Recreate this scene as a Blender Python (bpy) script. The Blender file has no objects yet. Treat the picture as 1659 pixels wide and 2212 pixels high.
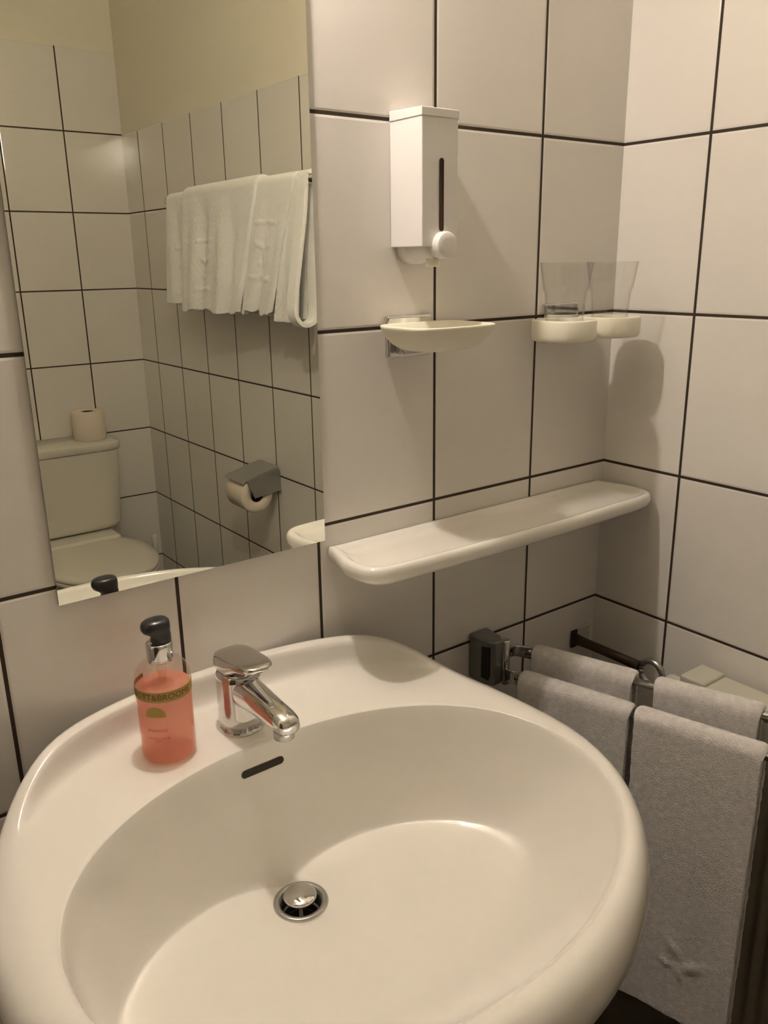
import bpy, bmesh, math, random
from mathutils import Vector, Matrix, noise
random.seed(4)
PI = math.pi
sc = bpy.context.scene
COL = sc.collection

# ------------------------------------------------------------------ camera
FPX, W_PX = 1793.0, 1659.0
CAM = Vector((-0.76444, -0.89767, 0.59274))
YAW, PITCH, ROLL = 0.64267, -0.29519, -0.014706
fw = Vector((math.sin(YAW)*math.cos(PITCH), math.cos(YAW)*math.cos(PITCH), math.sin(PITCH)))
rt = Vector((math.cos(YAW), -math.sin(YAW), 0)); up = rt.cross(fw)
r2 = math.cos(ROLL)*rt + math.sin(ROLL)*up; u2 = -math.sin(ROLL)*rt + math.cos(ROLL)*up
cd = bpy.data.cameras.new('camera'); cam = bpy.data.objects.new('camera', cd); COL.objects.link(cam)
cam.matrix_world = Matrix(((r2.x, u2.x, -fw.x, CAM.x), (r2.y, u2.y, -fw.y, CAM.y), (r2.z, u2.z, -fw.z, CAM.z), (0, 0, 0, 1)))
cd.sensor_fit = 'HORIZONTAL'; cd.sensor_width = 36.0; cd.lens = 36.0*FPX/W_PX
cd.clip_start = 0.02; cd.clip_end = 20
sc.camera = cam

# ------------------------------------------------------------------ world, exposure
w = bpy.data.worlds.new('world'); sc.world = w; w.use_nodes = True
w.node_tree.nodes['Background'].inputs[0].default_value = (0.02, 0.016, 0.012, 1)
w.node_tree.nodes['Background'].inputs[1].default_value = 0.2
vs = sc.view_settings
vs.view_transform = 'Standard'; vs.look = 'None'; vs.gamma = 1.0; vs.use_curve_mapping = False
vs.exposure = 0.0
sc.cycles.sample_clamp_indirect = 80.0   # keep the lamp's glints on the glazed tiles
sc.cycles.blur_glossy = 0.2
LAMP_POS = Vector((-0.365, -0.080, 1.185)); LAMP_STRENGTH = 860.0; LAMP_COL = (1.0, 0.89, 0.795)

# ------------------------------------------------------------------ material helpers
def mat(name, col, rough=0.5, metal=0.0, spec=0.5, bump=0.0, bscale=200.0, coat=0.0, emit=None, estr=0.0, sheen=0.0, sss=0.0, vary=0.0, vscale=6.0, bdist=0.001):
    m = bpy.data.materials.new(name); m.use_nodes = True
    nt = m.node_tree; b = nt.nodes['Principled BSDF']
    b.inputs['Base Color'].default_value = (*col, 1); b.inputs['Roughness'].default_value = rough
    b.inputs['Metallic'].default_value = metal; b.inputs['Specular IOR Level'].default_value = spec
    b.inputs['Coat Weight'].default_value = coat; b.inputs['Coat Roughness'].default_value = 0.06
    b.inputs['Sheen Weight'].default_value = sheen
    if sss: b.inputs['Subsurface Weight'].default_value = sss; b.inputs['Subsurface Radius'].default_value = (.01, .006, .004)
    if emit: b.inputs['Emission Color'].default_value = (*emit, 1); b.inputs['Emission Strength'].default_value = estr
    tc = nt.nodes.new('ShaderNodeTexCoord')
    if bump:
        n = nt.nodes.new('ShaderNodeTexNoise'); n.inputs['Scale'].default_value = bscale; n.inputs['Detail'].default_value = 4
        nt.links.new(tc.outputs['Object'], n.inputs['Vector'])
        bp = nt.nodes.new('ShaderNodeBump'); bp.inputs['Strength'].default_value = bump; bp.inputs['Distance'].default_value = bdist
        nt.links.new(n.outputs['Fac'], bp.inputs['Height']); nt.links.new(bp.outputs[0], b.inputs['Normal'])
    if vary:
        n2 = nt.nodes.new('ShaderNodeTexNoise'); n2.inputs['Scale'].default_value = vscale; n2.inputs['Detail'].default_value = 5
        nt.links.new(tc.outputs['Object'], n2.inputs['Vector'])
        mr = nt.nodes.new('ShaderNodeMapRange'); mr.inputs['From Min'].default_value = 0.3; mr.inputs['From Max'].default_value = 0.7
        mr.inputs['To Min'].default_value = 1-vary; mr.inputs['To Max'].default_value = 1+vary*0.3
        nt.links.new(n2.outputs['Fac'], mr.inputs['Value'])
        vm = nt.nodes.new('ShaderNodeVectorMath'); vm.operation = 'SCALE'; vm.inputs[0].default_value = col
        nt.links.new(mr.outputs[0], vm.inputs['Scale']); nt.links.new(vm.outputs[0], b.inputs['Base Color'])
    return m

TW, TH = 0.203, 0.2532
def tile_mat(name, axis, off, top, seed=0.0):
    """glazed wall tiles with dark joints up to height top, plaster above"""
    m = bpy.data.materials.new(name); m.use_nodes = True
    nt = m.node_tree; L = nt.links; b = nt.nodes['Principled BSDF']
    def N(t): return nt.nodes.new(t)
    def M(op, a, b_=None, c=None):
        n = N('ShaderNodeMath'); n.operation = op
        for i, v in enumerate((a, b_, c)):
            if v is None: continue
            if isinstance(v, (int, float)): n.inputs[i].default_value = v
            else: L.new(v, n.inputs[i])
        return n.outputs[0]
    g = N('ShaderNodeNewGeometry'); s = N('ShaderNodeSeparateXYZ'); L.new(g.outputs['Position'], s.inputs[0])
    u = M('DIVIDE', M('SUBTRACT', s.outputs[axis], off), TW); v = M('DIVIDE', s.outputs['Z'], TH)
    def dist(x, p):  # metres to the nearest joint
        f = M('FRACT', M('ADD', x, 100.5)); return M('MULTIPLY', M('ABSOLUTE', M('SUBTRACT', f, 0.5)), p)
    d = M('MINIMUM', dist(u, TW), dist(v, TH))
    def ramp(x, a, b_):
        r = N('ShaderNodeMapRange'); r.inputs['From Min'].default_value = a; r.inputs['From Max'].default_value = b_
        L.new(x, r.inputs['Value']); return r.outputs[0]
    istile = ramp(d, 0.0020, 0.0026)
    plaster = ramp(s.outputs['Z'], top-0.0028, top-0.0024)
    # slight per tile tone
    cb = N('ShaderNodeCombineXYZ'); L.new(M('FLOOR', u), cb.inputs[0]); L.new(M('FLOOR', v), cb.inputs[1]); cb.inputs[2].default_value = seed
    wn = N('ShaderNodeTexWhiteNoise'); wn.noise_dimensions = '3D'; L.new(cb.outputs[0], wn.inputs['Vector'])
    tone = N('ShaderNodeMix'); tone.data_type = 'RGBA'; L.new(wn.outputs['Value'], tone.inputs['Factor'])
    tone.inputs['A'].default_value = (*TILE_A, 1); tone.inputs['B'].default_value = (*TILE_B, 1)
    mx = N('ShaderNodeMix'); mx.data_type = 'RGBA'; L.new(istile, mx.inputs['Factor'])
    mx.inputs['A'].default_value = (0.035, 0.022, 0.012, 1); L.new(tone.outputs['Result'], mx.inputs['B'])
    m2 = N('ShaderNodeMix'); m2.data_type = 'RGBA'; L.new(plaster, m2.inputs['Factor'])
    L.new(mx.outputs['Result'], m2.inputs['A']); m2.inputs['B'].default_value = (0.78, 0.73, 0.60, 1)
    L.new(m2.outputs['Result'], b.inputs['Base Color'])
    # gloss: glazed tile, matt joint and plaster
    gl = M('MULTIPLY', istile, M('SUBTRACT', 1.0, plaster))
    ro = N('ShaderNodeMapRange'); ro.inputs['To Min'].default_value = 0.8; ro.inputs['To Max'].default_value = TILE_ROUGH
    L.new(gl, ro.inputs['Value']); L.new(ro.outputs[0], b.inputs['Roughness'])
    # relief
    tc = N('ShaderNodeTexNoise'); tc.inputs['Scale'].default_value = 14.0; tc.inputs['Detail'].default_value = 2; L.new(g.outputs['Position'], tc.inputs['Vector'])
    t2 = N('ShaderNodeTexNoise'); t2.inputs['Scale'].default_value = 260.0; t2.inputs['Detail'].default_value = 2; L.new(g.outputs['Position'], t2.inputs['Vector'])
    edge = ramp(d, 0.0016, 0.0050)
    h = M('ADD', M('MULTIPLY', M('MAXIMUM', edge, plaster), 1.0), M('ADD', M('MULTIPLY', tc.outputs['Fac'], 0.35), M('MULTIPLY', t2.outputs['Fac'], 0.05)))
    bp = N('ShaderNodeBump'); bp.inputs['Strength'].default_value = 0.6; bp.inputs['Distance'].default_value = 0.0012
    L.new(h, bp.inputs['Height']); L.new(bp.outputs[0], b.inputs['Normal'])
    return m
TILE_A = (0.755, 0.72, 0.67); TILE_B = (0.775, 0.74, 0.69); TILE_ROUGH = 0.11

M_PORC = mat('porcelain', (0.77, 0.74, 0.68), rough=0.16, spec=0.5, coat=0.3, bump=0.03, bscale=12)
M_PORC2 = mat('toilet_porcelain', (0.72, 0.685, 0.60), rough=0.25, bump=0.03, bscale=12)
M_SHELF = mat('shelf_ceramic', (0.80, 0.77, 0.70), rough=0.12, coat=0.3, bump=0.02, bscale=12)
M_CHROME = mat('chrome', (0.66, 0.65, 0.64), rough=0.07, metal=1.0, bump=0.02, bscale=60)
M_CHROME_D = mat('brushed_chrome', (0.50, 0.50, 0.49), rough=0.28, metal=1.0, bump=0.03, bscale=300)
M_GREY = mat('grey_bracket_metal', (0.26, 0.27, 0.26), rough=0.30, metal=0.85, bump=0.03, bscale=150)
M_BLACKP = mat('black_plastic', (0.018, 0.018, 0.022), rough=0.30, bump=0.02, bscale=80)
M_CAVITY_SHADE = mat('cavity_shade', (0.02, 0.014, 0.009), rough=0.7, bump=0.02)  # near-black colour that paints in the shade inside openings
M_WPL = mat('white_plastic', (0.80, 0.775, 0.745), rough=0.35, bump=0.02, bscale=90)
M_WPL2 = mat('cream_plastic', (0.82, 0.78, 0.64), rough=0.38, bump=0.02, bscale=90)
M_WINDOW = mat('amber_window', (0.06, 0.025, 0.012), rough=0.12, bump=0.02)
M_TERRY = mat('terry_cloth', (0.80, 0.76, 0.73), rough=0.95, spec=0.1, bump=0.9, bscale=700, sheen=0.3, vary=0.16, vscale=120, bdist=0.0025)
M_TERRY2 = mat('white_terry_cloth', (0.93, 0.92, 0.89), rough=0.95, spec=0.1, bump=0.6, bscale=420, sheen=0.3, bdist=0.002)
M_PAPER = mat('toilet_paper', (0.80, 0.71, 0.60), rough=0.95, spec=0.1, bump=0.5, bscale=260)
M_RAD_SHADED = mat('radiator_shaded_enamel', (0.27, 0.245, 0.18), rough=0.4, bump=0.02)  # white enamel with the shade behind the towels put into its colour
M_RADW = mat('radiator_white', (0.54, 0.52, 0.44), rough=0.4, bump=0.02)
M_COPPER = mat('dark_pipe', (0.075, 0.05, 0.03), rough=0.4, metal=0.5, bump=0.05)
M_FLOOR = mat('floor_tile', (0.10, 0.075, 0.05), rough=0.4, bump=0.05, bscale=20, vary=0.3, vscale=15)
M_CEIL = mat('ceiling_paint', (0.82, 0.79, 0.70), rough=0.9, bump=0.1, bscale=90)
M_GOLD = mat('gold_print', (0.40, 0.29, 0.055), rough=0.4, bump=0.02)
M_INK = mat('brown_print', (0.16, 0.06, 0.03), rough=0.6, bump=0.02)
M_INKR = mat('red_print', (0.38, 0.06, 0.04), rough=0.6, bump=0.02)
M_MIRROR = mat('silvered_glass', (0.86, 0.87, 0.79), rough=0.0, metal=1.0)
M_MEDGE = mat('mirror_glass_edge', (0.30, 0.30, 0.22), rough=0.15, bump=0.02)
M_LAMP = mat('lamp_opal', (0.9, 0.9, 0.85), rough=0.5, emit=LAMP_COL, estr=LAMP_STRENGTH)

def thin_glass(name, tint, refl=1.0):
    m = bpy.data.materials.new(name); m.use_nodes = True; nt = m.node_tree; nt.nodes.clear()
    o = nt.nodes.new('ShaderNodeOutputMaterial'); mx = nt.nodes.new('ShaderNodeMixShader')
    t = nt.nodes.new('ShaderNodeBsdfTransparent'); t.inputs[0].default_value = (*tint, 1)
    gl = nt.nodes.new('ShaderNodeBsdfGlossy'); gl.inputs['Roughness'].default_value = 0.03; gl.inputs[0].default_value = (refl, refl, refl, 1)
    lf = nt.nodes.new('ShaderNodeLayerWeight'); lf.inputs['Blend'].default_value = 0.5
    pw = nt.nodes.new('ShaderNodeMath'); pw.operation = 'POWER'; pw.inputs[1].default_value = 6.0; nt.links.new(lf.outputs['Facing'], pw.inputs[0])
    lw = nt.nodes.new('ShaderNodeMath'); lw.operation = 'MULTIPLY_ADD'; lw.inputs[1].default_value = 0.85; lw.inputs[2].default_value = 0.035; nt.links.new(pw.outputs[0], lw.inputs[0])
    nz = nt.nodes.new('ShaderNodeTexNoise'); nz.inputs['Scale'].default_value = 40
    bp = nt.nodes.new('ShaderNodeBump'); bp.inputs['Strength'].default_value = 0.05; bp.inputs['Distance'].default_value = 0.001
    nt.links.new(nz.outputs[0], bp.inputs['Height']); nt.links.new(bp.outputs[0], gl.inputs['Normal'])
    nt.links.new(lw.outputs[0], mx.inputs[0]); nt.links.new(t.outputs[0], mx.inputs[1]); nt.links.new(gl.outputs[0], mx.inputs[2])
    nt.links.new(mx.outputs[0], o.inputs[0]); return m
M_GLASS = thin_glass('clear_glass', (0.985, 0.985, 0.98), 0.66)
M_PET = thin_glass('clear_bottle_plastic', (0.96, 0.90, 0.86))
def liquid_mat():
    m = bpy.data.materials.new('pink_soap'); m.use_nodes = True; nt = m.node_tree; nt.nodes.clear()
    o = nt.nodes.new('ShaderNodeOutputMaterial')
    d = nt.nodes.new('ShaderNodeBsdfDiffuse'); tl = nt.nodes.new('ShaderNodeBsdfTranslucent'); tr = nt.nodes.new('ShaderNodeBsdfTransparent')
    d.inputs[0].default_value = (0.97, 0.55, 0.45, 1); tl.inputs[0].default_value = (1.0, 0.60, 0.50, 1); tr.inputs[0].default_value = (0.98, 0.74, 0.66, 1)
    a = nt.nodes.new('ShaderNodeMixShader'); a.inputs[0].default_value = 0.55; nt.links.new(d.outputs[0], a.inputs[1]); nt.links.new(tl.outputs[0], a.inputs[2])
    b = nt.nodes.new('ShaderNodeMixShader'); b.inputs[0].default_value = 0.45; nt.links.new(a.outputs[0], b.inputs[1]); nt.links.new(tr.outputs[0], b.inputs[2])
    n = nt.nodes.new('ShaderNodeTexNoise'); n.inputs['Scale'].default_value = 30
    nt.links.new(b.outputs[0], o.inputs[0]); return m
M_SOAP = liquid_mat()

# ------------------------------------------------------------------ geometry helpers
def link(name, me, m, parent=None, smooth=True, ang=None):
    o = bpy.data.objects.new(name, me); COL.objects.link(o)
    for mm in (m if isinstance(m, (list, tuple)) else [m]): me.materials.append(mm)
    if smooth:
        for p in me.polygons: p.use_smooth = True
    if parent: o.parent = parent; o.matrix_parent_inverse = parent.matrix_world.inverted()
    return o
def add_mod_bevel(o, w_, seg=3, ang=30):
    b = o.modifiers.new('bevel', 'BEVEL'); b.width = w_; b.segments = seg; b.limit_method = 'ANGLE'; b.angle_limit = math.radians(ang); b.harden_normals = True
    return o
def pydata(name, v, f, m, parent=None, smooth=True):
    me = bpy.data.meshes.new(name); me.from_pydata([tuple(x) for x in v], [], f); me.validate()
    bm = bmesh.new(); bm.from_mesh(me); bmesh.ops.recalc_face_normals(bm, faces=bm.faces); bm.to_mesh(me); bm.free()
    return link(name, me, m, parent, smooth)
def loft(name, rings, m, parent=None, cap0=True, cap1=True, smooth=True, closed=True):
    n = len(rings[0]); v = [p for r in rings for p in r]; f = []
    for i in range(len(rings)-1):
        for j in range(n if closed else n-1):
            k = (j+1) % n; f.append((i*n+j, i*n+k, (i+1)*n+k, (i+1)*n+j))
    if cap0: f.append(tuple(range(n)))
    if cap1: f.append(tuple(range((len(rings)-1)*n, len(rings)*n)))
    return pydata(name, v, f, m, parent, smooth)
def circ(c, r, n=40, ax='Z', ry=None, p=2.0):
    out = []
    ry = r if ry is None else ry
    for i in range(n):
        a = 2*PI*i/n; ca, sa = math.cos(a), math.sin(a)
        x = math.copysign(abs(ca)**(2/p), ca)*r; y = math.copysign(abs(sa)**(2/p), sa)*ry
        if ax == 'Z': out.append((c[0]+x, c[1]+y, c[2]))
        elif ax == 'Y': out.append((c[0]+x, c[1], c[2]+y))
        else: out.append((c[0], c[1]+x, c[2]+y))
    return out
def lathe(name, c, prof, m, parent=None, n=48, ax='Z', cap0=True, cap1=True):
    """prof: (radius, offset along axis)"""
    rings = []
    for r, h in prof:
        cc = {'Z': (c[0], c[1], c[2]+h), 'Y': (c[0], c[1]+h, c[2]), 'X': (c[0]+h, c[1], c[2])}[ax]
        rings.append(circ(cc, max(r, 1e-5), n, ax))
    return loft(name, rings, m, parent, cap0, cap1)
def box(name, lo, hi, m, parent=None, bev=0.0, seg=3):
    (x0, y0, z0), (x1, y1, z1) = lo, hi
    v = [(x0, y0, z0), (x1, y0, z0), (x1, y1, z0), (x0, y1, z0), (x0, y0, z1), (x1, y0, z1), (x1, y1, z1), (x0, y1, z1)]
    f = [(0, 3, 2, 1), (4, 5, 6, 7), (0, 1, 5, 4), (1, 2, 6, 5), (2, 3, 7, 6), (3, 0, 4, 7)]
    o = pydata(name, v, f, m, parent, smooth=bool(bev))
    if bev: add_mod_bevel(o, bev, seg)
    return o
def prism(name, poly, axis, a0, a1, m, parent=None, bev=0.0, seg=3):
    """extrude 2D polygon along axis; poly in the two other axes order (X:yz, Y:xz, Z:xy)"""
    def P(q, a):
        return {'X': (a, q[0], q[1]), 'Y': (q[0], a, q[1]), 'Z': (q[0], q[1], a)}[axis]
    n = len(poly); v = [P(q, a0) for q in poly]+[P(q, a1) for q in poly]
    f = [tuple(range(n)), tuple(range(n, 2*n))]+[(i, (i+1) % n, n+(i+1) % n, n+i) for i in range(n)]
    o = pydata(name, v, f, m, parent, smooth=bool(bev))
    if bev: add_mod_bevel(o, bev, seg)
    return o
def tube(name, pts, r, m, parent=None, n=20, flat=None):
    """swept tube, radius may be list; flat=(w,h) for strap section (w horizontal, h vertical)"""
    pts = [Vector(p) for p in pts]; rings = []
    for i, p in enumerate(pts):
        t = (pts[min(i+1, len(pts)-1)]-pts[max(i-1, 0)]).normalized()
        a = Vector((0, 0, 1)) if abs(t.z) < 0.95 else Vector((1, 0, 0))
        s = t.cross(a).normalized(); u = s.cross(t).normalized()
        rr = r[i] if isinstance(r, (list, tuple)) else r
        ring = []
        for k in range(n):
            an = 2*PI*k/n; ca, sa = math.cos(an), math.sin(an)
            if flat:
                x = math.copysign(abs(ca)**0.45, ca)*flat[0]/2; y = math.copysign(abs(sa)**0.45, sa)*flat[1]/2
            else: x, y = ca*rr, sa*rr
            ring.append(tuple(p+s*x+u*y))
        rings.append(ring)
    return loft(name, rings, m, parent)
def thing(name, label, cat, loc, group=None):
    o = bpy.data.objects.new(name, None); COL.objects.link(o); o.location = loc; o.empty_display_size = 0.05
    o['label'] = label; o['category'] = cat
    if group: o['group'] = group
    bpy.context.view_layer.update()
    return o
def tag(o, label, cat, group=None):
    o['label'] = label; o['category'] = cat
    if group: o['group'] = group
    return o
def lerp(a, b, t): return a+(b-a)*t
def sm(t): t = max(0, min(1, t)); return t*t*(3-2*t)

# ------------------------------------------------------------------ the room
CX = 0.3878                      # right wall
XL, YF, ZF, ZC = -1.30, -2.1188, -0.78, 1.72
def wall(name, lo, hi, m):
    o = box(name, lo, hi, m); o['kind'] = 'structure'; return o
wb = wall('wall_back', (XL, 0, ZF), (CX+0.1, 0.1, ZC), tile_mat('tiles_back', 'X', 0.0, 4*TH, 1))
wr = wall('wall_right', (CX, YF, ZF), (CX+0.1, 0, ZC), tile_mat('tiles_right', 'Y', -0.1507, 4*TH, 2))
wf = wall('wall_front', (XL, YF-0.1, ZF), (CX+0.1, YF, ZC), tile_mat('tiles_front', 'X', CX-0.195, 5*TH, 3))
wl = wall('wall_left', (XL-0.1, YF, ZF), (XL, 0.1, ZC), tile_mat('tiles_left', 'Y', -0.05, 4*TH, 4))
fl = wall('floor', (XL-0.1, YF-0.1, ZF-0.1), (CX+0.1, 0.1, ZF), M_FLOOR)
dr = box('absorber_door_1', (XL+0.0005, -1.30, ZF+0.0005), (XL+0.035, -0.42, ZF+2.0), mat('absorber_door_wood', (0.11, 0.065, 0.038), rough=0.5, bump=0.1, bscale=40)); dr['kind'] = 'structure'  # unseen door added to absorb light that would reach the lower right
lathe('absorber_door_handle', (XL+0.035, -0.50, ZF+1.03), [(0.024, 0.0), (0.024, 0.006), (0.009, 0.008), (0.009, 0.045), (0.020, 0.050), (0.020, 0.064), (0.0, 0.066)], M_CHROME_D, dr, n=28, ax='X')
ce = wall('ceiling', (XL-0.1, YF-0.1, ZC), (CX+0.1, 0.1, ZC+0.1), M_CEIL)

# ------------------------------------------------------------------ mirror and its lamp
mi = thing('wall_mirror', 'frameless rectangular mirror on the tiled wall above the washbasin', 'mirror', (-0.37, 0, 0.233))
box('mirror_backing', (-0.5445, -0.0042, 0.2335), (-0.196, -0.0003, 1.099), M_MEDGE, mi)
v = [(-0.5445, -0.0047, 0.2335), (-0.196, -0.0047, 0.2335), (-0.196, -0.0047, 1.099), (-0.5445, -0.0047, 1.099)]
box('mirror_pane', (-0.5450, -0.0052, 0.2330), (-0.1955, -0.0044, 1.0995), M_MIRROR, mi)
lp = thing('mirror_lamp', 'small white wall lamp with opal diffuser above the mirror', 'lamp', (LAMP_POS.x, 0, LAMP_POS.z))
box('lamp_housing', (LAMP_POS.x-0.05, -0.003, LAMP_POS.z-0.012), (LAMP_POS.x+0.05, -0.001, LAMP_POS.z+0.065), M_WPL, lp, bev=0.006)
lathe('shade_ring', LAMP_POS, [(0.0225, 0.002), (0.0250, -0.001), (0.0380, 0.006), (0.0380, 0.038), (0.0370, 0.038), (0.0365, 0.008), (0.0225, 0.005)], M_WPL, lp, n=48, cap0=False, cap1=False)  # ring shaped to keep the upper glow off the side walls
lathe('lamp_diffuser', LAMP_POS, [(0.0, -0.022), (0.011, -0.019), (0.019, -0.011), (0.023, 0.001), (0.022, 0.006), (0.029, 0.012), (0.032, 0.022), (0.031, 0.034), (0.025, 0.043), (0.013, 0.048), (0.0, 0.049)], M_LAMP, lp, n=32)  # upper dome added to raise the room light by way of the ceiling

# ------------------------------------------------------------------ washbasin
SX, SYC = -0.3695, -0.289
def S(y): return 0.061+0.035*y          # height of the deck plane, falling to the front
def outer(a, off=0.0):
    ca, sa = math.cos(a), math.sin(a); n = 2.45 if sa > 0 else 2.0
    k = (abs(ca)**n+abs(sa)**n)**(-1/n)
    return Vector((SX+(0.334+off)*ca*k, min(SYC+(0.289+off)*sa*k, -0.0015), 0))
def inner(a):
    ca, sa = math.cos(a), math.sin(a); n = 2.15 if sa > 0 else 2.05
    k = (abs(ca)**n+abs(sa)**n)**(-1/n)
    return Vector((-0.3695+0.288*ca*k, -0.338+0.208*sa*k, 0))
DR = Vector((-0.3715, -0.2000, -0.122))   # centre of the drain
def basin():
    NA = 160; rings = []
    R_DR = 0.025
    def ring(fn): rings.append([tuple(fn(2*PI*i/NA)) for i in range(NA)])
    def at(a, d, z):
        """d metres in from the outer outline"""
        o, i_ = outer(a), inner(a); Wd = (i_-o).length; p = o.lerp(i_, min(1, d)); return Vector((p.x, p.y, z))
    # underside, from the waste up to the skirt
    und = [(0.10, -0.175), (0.28, -0.170), (0.50, -0.155), (0.70, -0.118), (0.84, -0.075), (0.93, -0.030), (0.975, 0.01)]
    for q, dz in und:
        def f(a, q=q, dz=dz):
            o = outer(a); c = Vector((SX, -0.22, 0)); p = c.lerp(o, q)
            z = S(p.y)-0.06+dz*1.0 if q < 0.9 else S(o.y)-0.072+dz*0.6
            return Vector((p.x, min(p.y, -0.0015), z))
        ring(f)
    def lip(a):
        o = outer(a); return 0.042*sm((o.y+0.150)/0.125)
    def rim(t):
        # cross-section of the edge: raised splash lip at the back, rounded roll at the sides and front
        def f(a):
            o, i_ = outer(a), inner(a); Wd = (i_-o).length; L_ = lip(a)
            bk = sm((o.y+0.24)/0.20)
            # back profile, metres from the outer edge
            d1 = [(0.0, -0.050), (0.0, -0.010), (0.0012, -0.003), (0.0035, -0.0005), (0.007, 0.0), (0.0145, -0.0015), (0.0170, -0.0040), (0.0185, -0.0100), (0.0195, -0.0170), (0.0212, -0.0255), (0.0245, -0.0330), (0.031, -0.0385), (0.040, -0.0420), (0.052, -0.0435), (0.066, -0.044)][t]
            zb = S(o.y)+L_+d1[1]*L_/0.044 if t > 4 else S(o.y)+L_+d1[1]
            pb = o.lerp(i_, min(0.93, d1[0]/Wd))
            if t > 4: zb = S(pb.y)+L_*(1+d1[1]/0.044)
            # side and front profile, fraction of the rim width
            fr = [(0.0, -0.050), (0.0, -0.034), (0.02, -0.027), (0.06, -0.0215), (0.12, -0.0165), (0.19, -0.0125), (0.27, -0.0092), (0.35, -0.0066), (0.43, -0.0045), (0.51, -0.0028), (0.59, -0.0016), (0.67, -0.0007), (0.75, -0.0002), (0.83, 0.0), (0.90, -0.0002)][t]
            pf = o.lerp(i_, fr[0]); zf = S(pf.y)+fr[1]
            p = pf.lerp(pb, bk); return Vector((p.x, p.y, lerp(zf, zb, bk)))
        return f
    for t in range(15): ring(rim(t))
    for t in (0.3, 0.6, 0.85):
        def f(a, t=t):
            q = rim(14)(a); i_ = inner(a); p = Vector((q.x, q.y, 0)).lerp(i_, t)
            return Vector((p.x, p.y, lerp(q.z, S(i_.y)-0.0004, t)))
        ring(f)
    # bowl
    N_IN = 44
    for k in range(0, N_IN+1):
        def f(a, k=k):
            i_ = inner(a); e = Vector((DR.x+R_DR*math.cos(a), DR.y+R_DR*math.sin(a), 0)); Ld = (e-i_).length
            sa = math.sin(a); back = sm((sa+1.0)/1.30)
            u = k/N_IN; s_ = (u**1.7)*Ld          # finer near the edge
            Wd = min(lerp(0.150, 0.040, back), Ld*0.9)
            hw = lerp(0.56, 0.93, back)*(1-0.10*abs(math.cos(a)))
            p = i_.lerp(e, s_/Ld); tot = S(i_.y)-DR.z
            x = min(1, s_/Wd)
            pw = lerp(2.2, 1.6, back)
            drop = hw*(1-(1-x)**pw)
            # rounded edge: soften first 8 mm
            r0 = 0.009; e0 = min(1, s_/r0); drop *= (0.25+0.75*sm(e0)) if e0 < 1 else 1
            z = S(i_.y)-tot*(drop+(1-hw)*sm(s_/Ld)**0.9)
            return Vector((p.x, p.y, z))
        ring(f)
    for rr, dz in ((0.0235, -0.004), (0.0215, -0.03)):
        ring(lambda a, rr=rr, dz=dz: Vector((DR.x+rr*math.cos(a), DR.y+rr*math.sin(a), DR.z+dz)))
    return rings
bs = thing('washbasin', 'large oval off-white ceramic washbasin below the mirror', 'washbasin', (SX, 0, 0.05))
bowl = loft('basin', basin(), M_PORC, bs, cap0=True, cap1=False)
lathe('drain_flange', DR, [(0.0225, -0.03), (0.0225, -0.004), (0.0245, 0.0018), (0.0275, 0.0032), (0.0305, 0.0028), (0.0322, 0.0010), (0.0320, -0.001)], M_CHROME_D, bs, cap0=False, cap1=False)
lathe('drain_pipe', DR, [(0.0235, -0.10), (0.0215, -0.028), (0.0213, -0.02)], M_CAVITY_SHADE, bs, cap0=True, cap1=False)
lathe('drain_plug', DR+Vector((0.0005, 0.002, 0.002)), [(0.004, -0.05), (0.004, 0.000), (0.0160, 0.001), (0.0192, 0.0035), (0.0195, 0.006), (0.0178, 0.0082), (0.0, 0.0090)], M_CHROME, bs)
# trap under the bowl
tube('waste_pipe', [(DR.x, DR.y, -0.19), (DR.x, DR.y, -0.40), (DR.x, DR.y+0.03, -0.44), (DR.x, DR.y+0.08, -0.44), (DR.x, -0.002, -0.42)], 0.016, M_CHROME_D, bs)
# overflow slot: a flush dark patch on the bowl's back wall, painted as the opening's shade
def bowl_hit(x, z):
    best = None
    me = bowl.data; bm_t = None
    return best
from mathutils.bvhtree import BVHTree
bt = BVHTree.FromPolygons([tuple(q.co) for q in bowl.data.vertices], [tuple(p.vertices) for p in bowl.data.polygons])
def ray_bowl(x, z):
    h = bt.ray_cast(Vector((x, -0.30, z)), Vector((0, 1, 0))); return h
def slot():
    xc, zc, hw_, hh = -0.3765, 0.0270, 0.0280, 0.0048; n = 32; pts = []
    for i in range(n):
        a = 2*PI*i/n; x = xc+(hw_-hh)*(1 if math.cos(a) > 0 else -1)+hh*math.cos(a); z = zc+hh*math.sin(a)
        h = ray_bowl(x, z); pts.append((x, z, h[0].y if h[0] else -0.17))
    n2 = 12; rings = []
    for k in range(n2+1):
        q = 1-k/n2; ring = []
        for i in range(n):
            x, z, _ = pts[i]; x2, z2 = xc+(x-xc)*q, zc+(z-zc)*q
            h = ray_bowl(x2, z2); ring.append((x2, (h[0].y if h[0] else -0.17)-0.0007, z2))
        rings.append(ring)
    return loft('overflow_slot', rings, M_CAVITY_SHADE, bs, cap0=False, cap1=False)
slot()

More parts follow.
